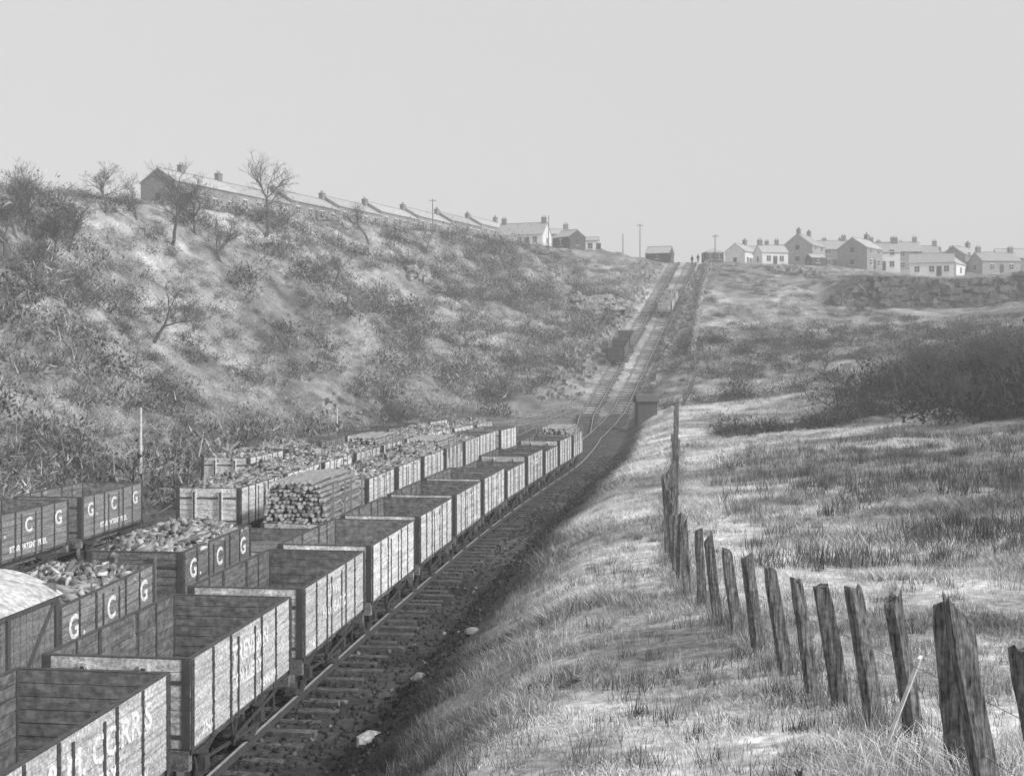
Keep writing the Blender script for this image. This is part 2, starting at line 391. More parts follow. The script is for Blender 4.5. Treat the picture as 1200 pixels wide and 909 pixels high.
def timber_mesh(seed,zb,lays=13):
    r=random.Random(seed);mb=MB()
    for lay in range(lays):
        z=zb+lay*.135
        for k in range(16):
            x=-1.02+k*.138+r.uniform(-.03,.03)+(.07 if lay%2 else 0)
            if abs(x)>1.1-max(0,lay-lays+4)*.12: continue
            for (a,b) in((-2.3,-.1),(.05,2.25)):
                j=r.uniform(-.18,.18);R=r.uniform(.045,.082)
                mb.cyl((x,a+j,z+r.uniform(-.03,.03)),(x+r.uniform(-.05,.05),b+j,z+r.uniform(-.03,.05)),R,R*.85,8,0,1)
    for s in(-1,1):
        for y in(-1.9,-.4,.4,1.9): mb.bar((s*1.2,y,zb-.2),(s*1.2,y,zb+lays*.12),.06,.06,0)
    return mb.mesh('timber_stack_%d'%seed,[M_log,M_logend])
TIMB=timber_mesh(1,1.36)
TIMB2=timber_mesh(2,2.3,6)
TXT={}
def text_mesh(s,size,bold=.012):
    k=(s,size)
    if k in TXT: return TXT[k]
    cu=bpy.data.curves.new('lettering_'+s,'FONT');cu.body=s;cu.size=size;cu.align_x='CENTER';cu.align_y='CENTER';cu.offset=bold;cu.extrude=.002;cu.resolution_u=3
    cu.materials.append(M_paint);TXT[k]=cu;return cu
def place_wagon(yc,off,kind,load=None,text=None,idx=0,z=0,zslope=0,rowname='coal_wagon'):
    o=off(yc) if callable(off) else off
    d=2.0
    o1=off(yc-d) if callable(off) else off;o2=off(yc+d) if callable(off) else off
    dx=(cx(yc+d)+o2)-(cx(yc-d)+o1);ang=-math.atan2(dx,2*d)
    K=KIND[kind];me=K[idx%len(K)][0]
    w=obj(rowname,me,(cx(yc)+o,yc,z),ang+random.uniform(-.006,.006))
    if zslope: w.rotation_euler=(math.atan(zslope),0,ang)
    if load=='coal': obj('coal_load',HEAPS[idx%4],parent=w)
    if load=='timber': obj('timber_load',TIMB,parent=w)
    if load=='timber2': obj('timber_load',TIMB2,parent=w)
    if text:
        for (s,size,y,zz) in text:
            t=obj('lettering',text_mesh(s,size),parent=w);t.rotation_euler=(math.radians(90),0,math.radians(90));t.location=(2.34/2+.006,y,zz)
    return w
GC=[('G',.62,-1.75,2.1),('.',.5,-1.3,2.05),('C',.62,0.0,2.1),('G',.62,1.75,2.1),('STAR PATENT FUEL',.24,0,1.5)]
TA=[[('W. & M. CORRIS',.5,0,2.16),('COLLIERY',.34,0,1.72),('EMPTY TO PENRHIW',.16,.9,1.38)],
    [('TREVEAN',.42,0.2,2.18),('COLLIERY',.34,0,1.76),('2507',.26,-1.7,1.42),('PENRHIW',.2,1.1,1.4)],
    [('LEWIS',.36,-.2,2.2),('NAVIGATION',.34,0,1.8),('1142',.22,-1.8,1.4)],
    [('BARGOED',.4,0,2.15),('318',.22,-1.8,1.4)],
    [('GLYN',.5,0,2.1)],]
yA=[14.8+5.5*i for i in range(12)]
for i,y in enumerate(yA):
    last=i==11
    place_wagon(y,0,'L' if last else ('S' if i in(7,9) else 'L'),'timber2' if last else None,TA[i%5] if i<9 and i!=7 else None,i)
yB=[23.9,30.3,36.4]+[42.3+5.45*i for i in range(8)]
for i,y in enumerate(yB):
    tim=i==3
    place_wagon(y,offB,'T' if i in(2,3) else ('D' if i<3 else 'L'),'timber' if tim else (None if i>=9 or i==2 else ('timber2' if i==7 else 'coal')),GC if i<2 else None,i)
for i in range(9):
    place_wagon(44.5+5.45*i,offC,'L','timber2' if i==4 else 'coal',None,i+1)
for i,y in enumerate((24.6,30.2,36.2,41.7)):
    place_wagon(y,offD,'D',None,GC,i)
for i in range(7):
    place_wagon(58+5.5*i,offD,'D' if i%3 else 'L','coal' if i in(0,1) else None,None,i)
def zi(y): return float(np.interp(y,[110,125,135,235],[.2,.6,1.2,26.6]))
for y,o,l in((158,-1.65,None),(163.6,-1.65,None),(187,1.65,'coal'),(192.6,1.65,'coal')):
    place_wagon(y,o,'D' if l is None else 'L',l,None,1,z=zi(y)-.05,zslope=.254*.97)

def van():
    mb=MB();L=4.9;W=2.35;z0=1.22;zt=2.95
    for s in(-1,1):
        y=-L/2
        while y<L/2-.01:
            mb.box((s*(W/2-.02),y+.1,(z0+zt)/2),(.04,.188,zt-z0),0);y+=.204
        for y in(-L/2+.05,-.8,.8,L/2-.05): mb.box((s*(W/2+.02),y,(z0+zt)/2),(.05,.09,zt-z0),1)
        for z in(z0+.05,zt-.05): mb.box((s*(W/2+.018),0,z),(.045,L,.09),1)
        for a,b in((-L/2+.1,-.85),(.85,L/2-.1)): mb.bar((s*(W/2+.015),a,z0+.1),(s*(W/2+.015),b,zt-.1),.03,.08,1)
        mb.bar((s*(W/2+.015),-.72,zt-.1),(s*(W/2+.015),.72,z0+.1),.03,.07,1)
        x=-W/2
        while x<W/2-.01:
            mb.box((x+.1,s*(L/2-.02),(z0+zt)/2+.1),(.188,.04,zt-z0+.2),0);x+=.196
        for x in(-.5,.5): mb.box((x,s*(L/2+.05),(z0+zt)/2),(.12,.1,zt-z0),1)
    n=16
    for k in range(n):
        x0=-1.26+2.52*k/n;x1=-1.26+2.52*(k+1)/n
        f=lambda x:zt+.42*(1-(x/1.26)**2)
        ya,yb=-L/2-.08,L/2+.08
        mb.quad((x0,ya,f(x0)),(x1,ya,f(x1)),(x1,yb,f(x1)),(x0,yb,f(x0)),2)
        for y in(ya,yb): mb.quad((x0,y,zt-.02),(x1,y,zt-.02),(x1,y,f(x1)),(x0,y,f(x0)),0)
    mb.box((0,0,z0-.05),(W-.1,L-.1,.08),1)
    underframe(mb,L,W,0,3,4)
    return mb.mesh('covered_goods_van',[M_woodd,M_dark,M_roofc,M_iron,M_steel])
vy=18.6;obj('covered_goods_van',van(),(cx(vy)+offB(vy),vy,0),-math.atan(.11))
place_wagon(13.0,offB,'D','coal',GC,2)
mb=MB()
for k in range(6):
    a=Vector((random.uniform(-.9,.9),random.uniform(-2.0,1),TOP+random.uniform(.1,.25)));b=a+Vector((random.uniform(-.8,.8),random.uniform(.5,1.2),random.uniform(.05,.45)))
    mb.bar(a,b,.14,.03,0)
obj('loose_boards',mb.mesh('loose_boards',[M_log]),(cx(58)+offD(58),58,0))

# ---------------------------------------------------------------- vegetation helpers
def tri_blades(x,y,z,length,width,lean,tone,name,m=M_veg,simple=False):
    n=len(x);a=rng.uniform(0,2*np.pi,n);la=rng.uniform(0,2*np.pi,n)
    wx=np.cos(a)*width/2;wy=np.sin(a)*width/2
    L=length;lx=np.cos(la)*lean*L;ly=np.sin(la)*lean*L
    tip=np.stack([x+lx,y+ly,z+L*np.sqrt(np.clip(1-lean**2,.02,1))],1)
    if simple:
        V=np.stack([np.stack([x-wx,y-wy,z],1),np.stack([x+wx,y+wy,z],1),tip],1)
        return obj(name,npmesh(name,V.reshape(-1,3),np.arange(3*n).reshape(-1,3),m,np.repeat(tone,3)))
    V=np.zeros((n,5,3))
    V[:,0]=np.stack([x-wx,y-wy,z],1);V[:,1]=np.stack([x+wx,y+wy,z],1)
    mx=x+lx*.35;my=y+ly*.35;mz=z+L*.6*np.sqrt(np.clip(1-lean**2*.4,.1,1))*np.where(lean>.8,.6,1)
    V[:,2]=np.stack([mx+wx*.7,my+wy*.7,mz],1);V[:,3]=np.stack([mx-wx*.7,my-wy*.7,mz],1)
    V[:,4]=tip
    b=np.arange(n)[:,None]*5
    F=np.concatenate([b+np.array([0,1,2]),b+np.array([0,2,3]),b+np.array([3,2,4])])
    t=np.repeat(tone,5)
    return obj(name,npmesh(name,V.reshape(-1,3),F,m,t))
def grass(n,x0,x1,y0,y1,power,umin,hl,hw,name,tmul=1.0,simple=False):
    y=y0+(y1-y0)*rng.random(n)**power
    x=x0(y)+(x1(y)-x0(y))*rng.random(n)
    c=fbm(x/.9,y/.9,3,77);keep=rng.random(n)<np.clip((c-.3)*3.2,.12,1)
    x=x[keep];y=y[keep];c=c[keep]
    z,u=hfull(x,y);k=(u>umin);x,y,z,u,c=x[k],y[k],z[k],u[k],c[k]
    t=tone_at(x,y,u);n=len(x)
    big=np.interp(fbm(x/4,y/4,3,12),[.35,.65],[.5,1.5])
    L=rng.uniform(*hl,n)*np.interp(c,[.3,.7],[.5,1.6])*big
    tone=np.clip(t*tmul*rng.uniform(.4,1.6,n),.02,.8)
    tri_blades(x,y,z-.02,L,rng.uniform(*hw,n),rng.uniform(.45,1,n)**.6,tone,name,simple=simple)
fx=lambda y:np.interp(y,[0,8.2,16,23.5,29,40,60,80,110],[3.3,3.35,3.28,3.3,3.85,5.35,8.2,11,15.2])
bx=lambda y:np.interp(y,[5,10,16,25,40,60,80,110],[-3.9,-3.3,-2.6,-1.5,.6,3.9,7.4,11.4])
grass(290000,lambda y:bx(y)-.1,lambda y:np.minimum(y*.46+1,14),6.5,24,1.25,8.12,(.06,.22),(.005,.012),'grass',1.15)
grass(190000,lambda y:bx(y),lambda y:y*.46+2,22,60,1.3,8.15,(.1,.26),(.016,.032),'grass',1.12,True)
grass(110000,lambda y:bx(y),lambda y:y*.46+3,55,135,1.2,8.2,(.12,.35),(.035,.07),'grass',1.05,True)
def tufts2(n,f,h,w,t0,t1,name,per=26,spread=.16,simple=True):
    X0,Y0=f(n);n=len(X0)
    x=np.repeat(X0,per)+rng.normal(0,spread,n*per);y=np.repeat(Y0,per)+rng.normal(0,spread,n*per)
    z,u=hfull(x,y);t=np.repeat(rng.uniform(t0,t1,n),per)*rng.uniform(.7,1.4,n*per)
    s=np.repeat(rng.uniform(.5,1.3,n),per)
    tri_blades(x,y,z-.03,rng.uniform(*h,n*per)*s,np.full(n*per,w),rng.uniform(.05,.6,n*per),t,name,simple=simple)
def rx(n):
    y=24+rng.random(n)*45;a=fx(y)+1.5;b=y*.46+2;x=a+(b-a)*rng.random(n)**.8
    k=fbm(x/4,y/4,4,55)+rng.normal(0,.05,n)>.48;return x[k],y[k]
tufts2(1800,rx,(.3,.65),.022,.04,.18,'rushes',per=22)
def rx2(n):
    y=8+rng.random(n)**1.2*34;a=bx(y)+.8;b=y*.46+1;x=a+(b-a)*rng.random(n);return x,y
tufts2(1100,rx2,(.12,.3),.012,.06,.42,'grass_tussocks',per=34,spread=.1)
def rx3(n):
    y=8+rng.random(n)**1.3*70;return fx(y)+rng.normal(0,.18,n),y
tufts2(380,rx3,(.15,.42),.014,.10,.38,'weeds',per=30,spread=.12)

# ---- shrubs (twiggy masses)
def shrub_template(seed,n=170):
    r=np.random.default_rng(seed)
    th=r.uniform(0,2*np.pi,n);ph=np.arccos(r.uniform(-.05,1,n));rad=r.uniform(.2,1.0,n)**.7
    lob=1+.3*np.sin(th*3+seed)+.25*np.sin(th*5+ph*4)
    d=np.stack([np.sin(ph)*np.cos(th),np.sin(ph)*np.sin(th),np.cos(ph)*.9],1)
    P=d*(rad*lob)[:,None]
    q=d*.6+r.normal(0,.8,(n,3));q[:,2]+=.2;q/=np.linalg.norm(q,axis=1)[:,None]
    leaf=r.random(n)<.45
    L=np.where(leaf,r.uniform(.07,.15,n),r.uniform(.25,.6,n))[:,None];w=np.where(leaf,r.uniform(.03,.065,n),r.uniform(.01,.024,n))[:,None]
    s=np.cross(q,r.normal(0,1,(n,3)));s/=np.linalg.norm(s,axis=1)[:,None]
    V=np.stack([P-s*w,P+s*w,P+q*L],1)
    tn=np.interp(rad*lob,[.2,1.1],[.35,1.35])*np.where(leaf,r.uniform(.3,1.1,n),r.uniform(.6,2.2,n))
    return V,np.repeat(tn,3)
TEM=[shrub_template(i) for i in range(6)]
def shrubs(name,x,y,size,tone,zs=.8,sink=.1):
    z=hfull(x,y)[0];VV=[];TT=[]
    idx=rng.integers(0,6,len(x))
    for k in range(6):
        s=idx==k;m=s.sum()
        if not m: continue
        V,tn=TEM[k];V=V.reshape(-1,3)
        a=rng.uniform(0,6.28,m);ca=np.cos(a)[:,None];sa=np.sin(a)[:,None];sz=size[s][:,None]
        vx=(V[:,0]*ca-V[:,1]*sa)*sz+x[s][:,None];vy=(V[:,0]*sa+V[:,1]*ca)*sz+y[s][:,None]
        vz=V[:,2]*sz*zs*rng.uniform(.7,1.3,(m,1))+z[s][:,None]-sink
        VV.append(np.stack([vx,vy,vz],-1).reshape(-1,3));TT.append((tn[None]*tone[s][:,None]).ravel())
    V=np.concatenate(VV);T_=np.clip(np.concatenate(TT),.02,.7);F=np.arange(len(V)).reshape(-1,3)
    return obj(name,npmesh(name,V,F,M_veg,T_))
def hill_pts(n,ulo,uhi,y0,y1,s,thr):
    y=rng.uniform(y0,y1,n);x=rng.uniform(-75,32,n)
    _,u=hraw(x,y);k=(u>ulo)&(u<uhi)&(fbm(x/7,y/7,3,s)>thr)&(x>-.47*y-6);return x[k],y[k]
x,y=hill_pts(12500,1.7,4.6,56,228,41,.32)
sz=rng.uniform(.5,1.35,len(x))*np.interp(fbm(x/12,y/12,3,8),[.3,.7],[.7,1.4])
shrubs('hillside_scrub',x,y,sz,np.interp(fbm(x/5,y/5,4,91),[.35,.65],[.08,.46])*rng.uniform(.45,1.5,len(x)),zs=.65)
x,y=hill_pts(4600,1.95,4.9,58,215,66,.44)
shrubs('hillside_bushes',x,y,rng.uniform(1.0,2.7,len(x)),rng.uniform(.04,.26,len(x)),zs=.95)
def box_pts(n,x0,x1,y0,y1,s,thr):
    x=rng.uniform(x0,x1,n);y=rng.uniform(y0,y1,n);k=(fbm(x/7,y/7,3,s)>thr)&(x>np.vectorize(cx)(y)+6.5)&(x<.47*y+6);return x[k],y[k]
x,y=box_pts(5600,14,100,118,232,47,.38)
shrubs('hill_scrub',x,y,rng.uniform(.4,1.2,len(x)),np.interp(fbm(x/7,y/7,4,93),[.35,.65],[.07,.34])*rng.uniform(.5,1.5,len(x)),zs=.6)
x,y=box_pts(620,18,62,118,168,48,.4)
shrubs('brushwood',x,y,rng.uniform(.9,2.1,len(x)),rng.uniform(.04,.12,len(x)))
n=1300;x=rng.uniform(27,54,n);y=rng.uniform(72,112,n);k=(x-27)/20>rng.random(n)*.7-.02;x=x[k];y=y[k]
shrubs('dark_thicket',x,y,rng.uniform(.8,2.8,len(x)),rng.uniform(.02,.08,len(x)),zs=1.0)
n=420;x=rng.uniform(14.5,27,n);y=84+(x-14.5)*.3+rng.normal(0,1.6,n)
shrubs('bramble_bushes',x,y,rng.uniform(.4,1.1,n)*np.interp(fbm(x/2.5,y/2.5,2,4),[.3,.7],[.5,1.6]),rng.uniform(.03,.12,n),zs=.85)
n=700;y=rng.uniform(40,130,n);x=np.interp(y,SY,SX[:,4])+rng.normal(1.0,2.2,n)
shrubs('trackside_weeds',x,y,rng.uniform(.4,1.0,n),rng.uniform(.08,.3,n))

# ---------------------------------------------------------------- trees
def tree(x,y,h,seed,lean=(0,0),spread=.55,levels=6,z=None,dense=1,name='bare_tree',r0=None):
    r=random.Random(seed);mb=MB();z=H(x,y)-.15 if z is None else z
    def br(p,d,L,rad,lev):
        seg_=3 if lev>2 else 2
        for i in range(seg_):
            d2=(d+Vector((r.uniform(-1,1),r.uniform(-1,1),r.uniform(-.5,.8)))*.2).normalized()
            q=p+d2*L/seg_;ra=rad*(1-.28*i/seg_);rb=rad*(1-.28*(i+1)/seg_)
            mb.cyl(p,q,ra,rb,6 if lev>4 else (4 if lev>2 else 3),0,caps=False)
            p=q;d=d2
            if lev<levels and i<seg_-1 and lev>0 and r.random()<.7*dense:
                s=Vector((r.uniform(-1,1),r.uniform(-1,1),r.uniform(-.2,.6))).normalized()
                br(p,(d*.5+s*.9).normalized(),L*.6,rb*.5,lev-1)
        if lev<=0:return
        for k in range(r.choice((2,2,3))):
            s=Vector((r.uniform(-1,1),r.uniform(-1,1),r.uniform(-.35,.6)))
            br(p,(d+s*spread*1.5).normalized(),L*r.uniform(.65,.88),max(rad*.6,.012),lev-1)
    br(Vector((0,0,0)),Vector((lean[0],lean[1],1)).normalized(),h*.27,r0 or h*.023,levels)
    return obj(name,mb.mesh(name,[M_bark]),(x,y,z))
def P(px,Y): return (px-600)/1400*Y
for (px,Y,h,s,ln,sp) in((18,104,7.0,1,(-.1,0),.6),(62,108,5,2,(0,0),.5),(125,122,7.0,3,(0,0),.6),(202,126,9.0,4,(.4,0),.7),(228,131,7.5,5,(-.2,0),.8),
   (312,146,11.5,6,(.05,0),.8),(432,168,7.5,7,(-.2,0),.8),(180,112,7.5,8,(.6,-.2),.7),(262,130,6.5,9,(-.5,0),.8),(40,96,5.5,10,(.2,0),.6),(100,100,5,12,(-.3,0),.7),
   (545,150,4.5,13,(.2,0),.6),(455,112,4,14,(.1,0),.7),(5,98,6,16,(.1,0),.7),
   (390,140,5,19,(.3,0),.8),(500,180,5,20,(-.1,0),.8),(80,112,6,24,(.1,0),.7),(160,126,5.5,25,(-.1,0),.8),(30,108,6,26,(.1,0),.8)):
    tree(P(px,Y),Y,h,s,ln,sp,6)
for (px,Y,h,s) in((1140,88,5.5,31),(1180,84,6.5,32),(1090,95,5.0,33),(965,128,4.5,34),(1165,92,6,35),(1120,80,4,36),(1195,78,5,37)):
    tree(P(px,Y),Y,h,s,(random.uniform(-.3,.3),0),.7,6,name='hawthorn_tree')

# ---------------------------------------------------------------- buildings
def house(name,x,y,w,d,he,hr,ang,wall,roof=M_slate,chim=(),wins=2,floors=1,z=None,door=True,gwin=True,hip=False):
    z=H(x,y)-.4 if z is None else z
    e=bpy.data.objects.new(name,None);COL.objects.link(e);e.location=(x,y,z);e.rotation_euler=(0,0,ang)
    mb=MB();a,b=w/2,d/2
    mb.quad((-a,-b,-1.5),(a,-b,-1.5),(a,-b,he),(-a,-b,he));mb.quad((a,b,-1.5),(-a,b,-1.5),(-a,b,he),(a,b,he))
    for s in(-1,1):
        if hip: mb.quad((s*a,-b,-1.5),(s*a,b,-1.5),(s*a,b,he),(s*a,-b,he))
        else: mb.poly([(s*a,-b,-1.5),(s*a,b,-1.5),(s*a,b,he),(s*a,0,hr),(s*a,-b,he)])
    obj('walls',mb.mesh('walls',[wall]),parent=e)
    mb=MB();o=.22
    if hip:
        c=[(-a-o,-b-o,he),(a+o,-b-o,he),(a+o,b+o,he),(-a-o,b+o,he)]
        for k in range(4): mb.poly([c[k],c[(k+1)%4],(0,0,hr)])
        mb.poly(c)
    else:
        sl=(hr-he)/b
        for s in(-1,1):
            p=Vector((0,s*(b+o),he-sl*o));q=Vector((0,0,hr))
            mid=(p+q)/2+Vector((0,0,.07));ln=(q-p).length
            R=Matrix.Rotation(-s*math.atan(sl),3,'X')
            mb.box(mid,(w+2*o*.6,ln,.12),0,R)
        mb.box((0,0,hr+.12),(w+.2,.25,.12),1)
    obj('roof',mb.mesh('roof',[roof,M_brick]),parent=e)
    mb=MB()
    for cxp in chim:
        mb.box((cxp,0,hr+.35),(.95,.72,1.5),0);mb.box((cxp,0,hr+1.1),(1.1,.88,.14),0)
        for q in(-.25,.25): mb.cyl((cxp+q,0,hr+1.15),(cxp+q,0,hr+1.6),.13,.1,8,1)
    if chim: obj('chimney',mb.mesh('chimney',[M_brick,M_stone]),parent=e)
    mb=MB()
    for f in range(floors):
        zc=1.5+f*2.5
        for k in range(wins):
            xx=-a+w*(k+.5)/wins
            mb.box((xx,-b-.004,zc),(.95,.05,1.15),0);mb.box((xx,-b-.03,zc),(.05,.04,1.15),1);mb.box((xx,-b-.03,zc),(.95,.04,.05),1)
            mb.box((xx,-b-.05,zc-.62),(1.15,.14,.09),1);mb.box((xx,-b-.02,zc+.64),(1.15,.06,.13),1)
        if gwin:
            for s in(-1,1):
                mb.box((s*(a+.004),0,zc),(.05,.9,1.05),0);mb.box((s*(a+.04),0,zc-.58),(.1,1.1,.08),1)
    if door:
        mb.box((0 if wins%2==0 else w/wins*.5,-b-.01,1.02),(min(.95,w*.4),.06,min(2.04,he-.2)),2)
    obj('windows_and_door',mb.mesh('windows',[M_glass,M_white,M_dark]),parent=e)
    return e
ax,ay,bx_,by_=-49.5,167,-3.5,268
ang=math.atan2(by_-ay,bx_-ax);Lr=math.hypot(bx_-ax,by_-ay);nh=8
for k in range(nh):
    t=(k+.5)/nh;x=ax+(bx_-ax)*t;y=ay+(by_-ay)*t
    ext=.7 if k==0 else 0
    house('terraced_house',x,y,Lr/nh-.02,6.2,2.9+ext,4.7+ext*1.1,ang,M_stone,chim=(Lr/nh/2-.6,) if k else (-2,Lr/nh/2-.6),wins=4,z=float(np.interp(t,[0,1],[H(ax,ay)-.6,H(bx_,by_)-.4])))
house('whitewashed_cottage',P(614,252),252,10.2,6.5,2.6,5.2,-.32,M_white,chim=(4.4,-4.4),wins=3,z=H(P(614,252),252)-.8)
house('garden_shed',P(667,243),243,4.8,4.6,2.6,4.0,-.9,M_dark,wins=1,door=True)
house('outbuilding',P(692,247),247,3.4,3,2.6,3.3,-.1,M_white,wins=1)
house('outbuilding',P(655,258),258,5,4,2.8,3.9,0.2,M_stone,wins=1,chim=(1.5,))
house('engine_shed',P(773,241),241,4.8,4.6,2.0,3.4,-.35,M_dark,wins=1)
house('winding_cabin',P(835,239),239,3.6,3.4,2.3,3.3,.1,M_dark,wins=2,hip=True)
R=[ (868,272,5.5,5,3.4,5.2,.9,M_white,(2.0,),2,1),(884,278,7,5,3.2,5.0,-.2,M_stone,(2.8,),2,1),(903,262,6,5,2.8,4.5,.2,M_white,(-2.5,),2,1),
 (942,268,7.5,7,4.4,7.0,.95,M_stone,(3.0,-3.0),2,2),(968,280,9,6.5,4.4,6.6,-.1,M_stone,(4,-4),3,2),(990,292,12,7,4.6,6.8,-.05,M_stone,(5,-1,-5),3,2),
 (1008,252,7.5,6.5,4.4,6.6,.85,M_stone,(3.1,),2,2),(1032,258,7,6,4.0,6.1,-.1,M_white,(3,),2,2),(1046,282,12,7,4.6,7.0,-.1,M_stone,(5,0,-5),4,2),
 (1092,246,8.5,5.6,2.8,4.8,-.35,M_white,(3.8,),3,1),(1112,252,6,5,2.8,4.6,.9,M_white,(),1,1),(1126,268,7,6,4,6.0,.7,M_stone,(3,),2,2),
 (1165,262,9,6,2.8,4.8,.15,M_stone,(3.8,-3.8),2,1),(1190,272,9,6,3.8,6.0,-.15,M_stone,(3.8,),2,2),(955,250,3,3,2,2.8,.2,M_dark,(),1,1),(1075,290,9,7,4.4,6.6,-.1,M_stone,(4,-4),2,2),
 (925,284,7,6,3.6,5.6,-.1,M_stone,(3,-3),2,1),(1020,296,14,7,4.4,6.6,-.05,M_stone,(6,2,-2,-6),4,2),(1100,296,12,7,4,6,-.1,M_stone,(5,0,-5),3,1)]
for (px,Y,w,d,he,hr,a,wm,ch,wn,fl) in R:
    house('stone_house' if wm is M_stone else ('whitewashed_house' if wm is M_white else 'garden_shed'),P(px,Y),Y,w,d,he,hr,a,wm,chim=ch,wins=wn,floors=fl)
house('platelayers_hut',P(757,116),116,1.9,1.6,1.8,2.3,.1,M_dark,roof=M_dark,wins=0,gwin=False,z=H(P(757,116),116)-.05)

# ---------------------------------------------------------------- poles
def pole(x,y,h,arms=1,name='telegraph_pole',r=.11,m=M_post):
    mb=MB();mb.cyl((0,0,-.3),(0,0,h),r,r*.7,10)
    for k in range(arms):
        mb.box((0,-.09,h-.35-k*.4),(1.3,.08,.1),0)
        for q in(-.55,-.2,.2,.55): mb.cyl((q,-.09,h-.3-k*.4),(q,-.09,h-.14-k*.4),.035,.03,6)
    return obj(name,mb.mesh(name,[m]),(x,y,H(x,y)))
pole(P(165,70),70,4.3,0,'signal_post',.1,M_logend)
pole(P(507,225),225,7.5,1);pole(P(750,238),238,7.0,1,r=.1);pole(P(643,250),250,6.5,0);pole(P(838,236),236,5.5,1);pole(P(730,243),243,5,0)
pole(P(395,95),95,3.4,0,'wooden_post',.08,M_logend)

# ---------------------------------------------------------------- near fence
POSTS=[(3.30,7.1,1.45,-.05),(3.34,8.15,1.38,-.16),(3.49,9.25,1.36,-.13),(3.49,10.3,1.25,-.13),(3.41,11.1,1.2,-.17),(3.4,12.2,1.2,-.12),(3.3,12.9,1.22,-.14),(3.27,14.1,1.25,-.11),
(3.3,15.8,1.2,-.09),(3.29,17.4,1.18,-.06),(3.25,18.8,1.2,-.05),(3.23,20.3,1.18,-.04),(3.24,21.9,1.2,-.03),(3.29,23.3,1.2,0)]
mb=MB()
def roughpost(x,y,h,lean,w=.14,d=.1):
    z=H(x,y)-.2;n=8;i0=len(mb.v);ly=random.uniform(-.09,.09);tw=random.uniform(-.7,.7)
    prof=[(-.5,-.5),(-.1,-.54),(.1,-.48),(.5,-.5),(.52,0),(.5,.5),(0,.55),(-.5,.5),(-.55,0)]
    jr=[random.uniform(.85,1.12) for _ in prof];sl=random.uniform(-1.1,1.1);bend=random.uniform(-.02,.02)
    for k in range(n+1):
        t=k/n;zz=(h+.2)*t;s=1-.1*t+random.uniform(-.03,.03)-(.1 if k==n else 0)
        for q,(a,b) in enumerate(prof):
            a2=a*w*s*jr[q]+random.uniform(-.005,.005);b2=b*d*s*jr[q]+random.uniform(-.005,.005)
            ca,sa=math.cos(tw),math.sin(tw)
            extra=random.uniform(-.05,.05)+a2*sl if k==n else 0
            mb.v.append((x+a2*ca-b2*sa+lean*zz+bend*math.sin(t*4+x*9),y+a2*sa+b2*ca+ly*zz,z+zz+extra))
    m=len(prof)
    for k in range(n):
        for q in range(m):
            mb.f.append((i0+k*m+q,i0+k*m+(q+1)%m,i0+(k+1)*m+(q+1)%m,i0+(k+1)*m+q));mb.m.append(0)
    mb.f.append(tuple(i0+n*m+q for q in range(m)));mb.m.append(0)
for (x,y,h,l) in POSTS: roughpost(x,y,h+random.uniform(-.04,.12),l+random.uniform(-.07,.02),random.uniform(.13,.18),random.uniform(.08,.12))
roughpost(3.42,8.6,1.3,-.1,.16,.08);roughpost(3.5,7.7,1.25,-.2,.13,.09)
yy=24.3
while yy<112:
    roughpost(float(fx(yy))+random.uniform(-.12,.12),yy,random.uniform(.95,1.35),random.uniform(-.1,.06),random.uniform(.11,.17),.1)
    yy+=random.uniform(.5,1.0) if yy<34 else random.uniform(1.0,1.8)
zz=H(3.2,9.4)
mb.bar((3.0,9.75,zz+.0),(3.28,9.6,zz+.9),.12,.025,1)
for hgt in(.45,.85):
    p=None
    for yy in list(np.arange(7,112,1.6)):
        xx=float(fx(yy))-.09;q=Vector((xx-.1*hgt,yy,H(xx,yy)+hgt))
        if p is not None: mb.cyl(p,q,.003,n=3,m=2,caps=False)
        p=q
obj('timber_post_fence',mb.mesh('timber_post_fence',[M_post,M_logend,M_iron]))

def railfence(pts,name,h=1.1,step=2.0,m=M_post,rails=2):
    mb=MB();prev=None
    for i in range(len(pts)-1):
        a=Vector(pts[i]);b=Vector(pts[i+1]);n=max(1,int((b-a).length/step))
        for k in range(n+(i==len(pts)-2)):
            p=a+(b-a)*k/n;z=H(p.x,p.y);hh=h*random.uniform(.85,1.1)
            mb.bar((p.x,p.y,z-.2),(p.x+random.uniform(-.08,.08),p.y,z+hh),.14,.12,0)
            c=Vector((p.x,p.y-.08,z))
            if prev is not None:
                for r in range(rails): mb.bar(prev+Vector((0,0,h*(.9-.4*r))),c+Vector((0,0,h*(.9-.4*r))),.11,.05,0)
            prev=c
    obj(name,mb.mesh(name,[m]))
railfence([(P(598,112),112),(P(640,122),122),(P(668,132),132)],'post_and_rail_fence',1.5,1.8,M_log)
railfence([(P(605,118),118),(P(645,128),128),(P(675,138),138)],'post_and_rail_fence',1.5,1.8,M_log)
railfence([(8,150),(11.5,165),(16,185),(21,200)],'post_and_rail_fence',1.3,2.2)
railfence([(P(800,118),118),(P(815,140),140),(cx(165)+7.5,165),(cx(200)+6.5,200),(cx(232)+5.5,232)],'post_and_rail_fence',1.3,2.0)
def slabs(name,n,posf,s,m=M_rock,flat=.45,rz=3.1):
    mb=MB()
    for k in range(n):
        p=posf(k/n);w=random.uniform(*s)
        R=Matrix.Rotation(random.uniform(-rz,rz),3,'Z')@Matrix.Rotation(random.uniform(-.25,.25),3,'X')
        mb.box(p,(w,w*random.uniform(.6,1),w*flat*random.uniform(.7,1.3)),0,R,jit=w*.12,taper=random.uniform(.7,1))
    obj(name,mb.mesh(name,[m]))
def wallpos(t):
    y=150+82*t;x=cx(y)+float(np.interp(y,[150,232],[8.6,5.0]))+random.uniform(-.25,.25);return (x,y,H(x,y)+random.uniform(0,.8))
slabs('rubble_stone_wall',700,wallpos,(.35,.7),M_rock,.5)
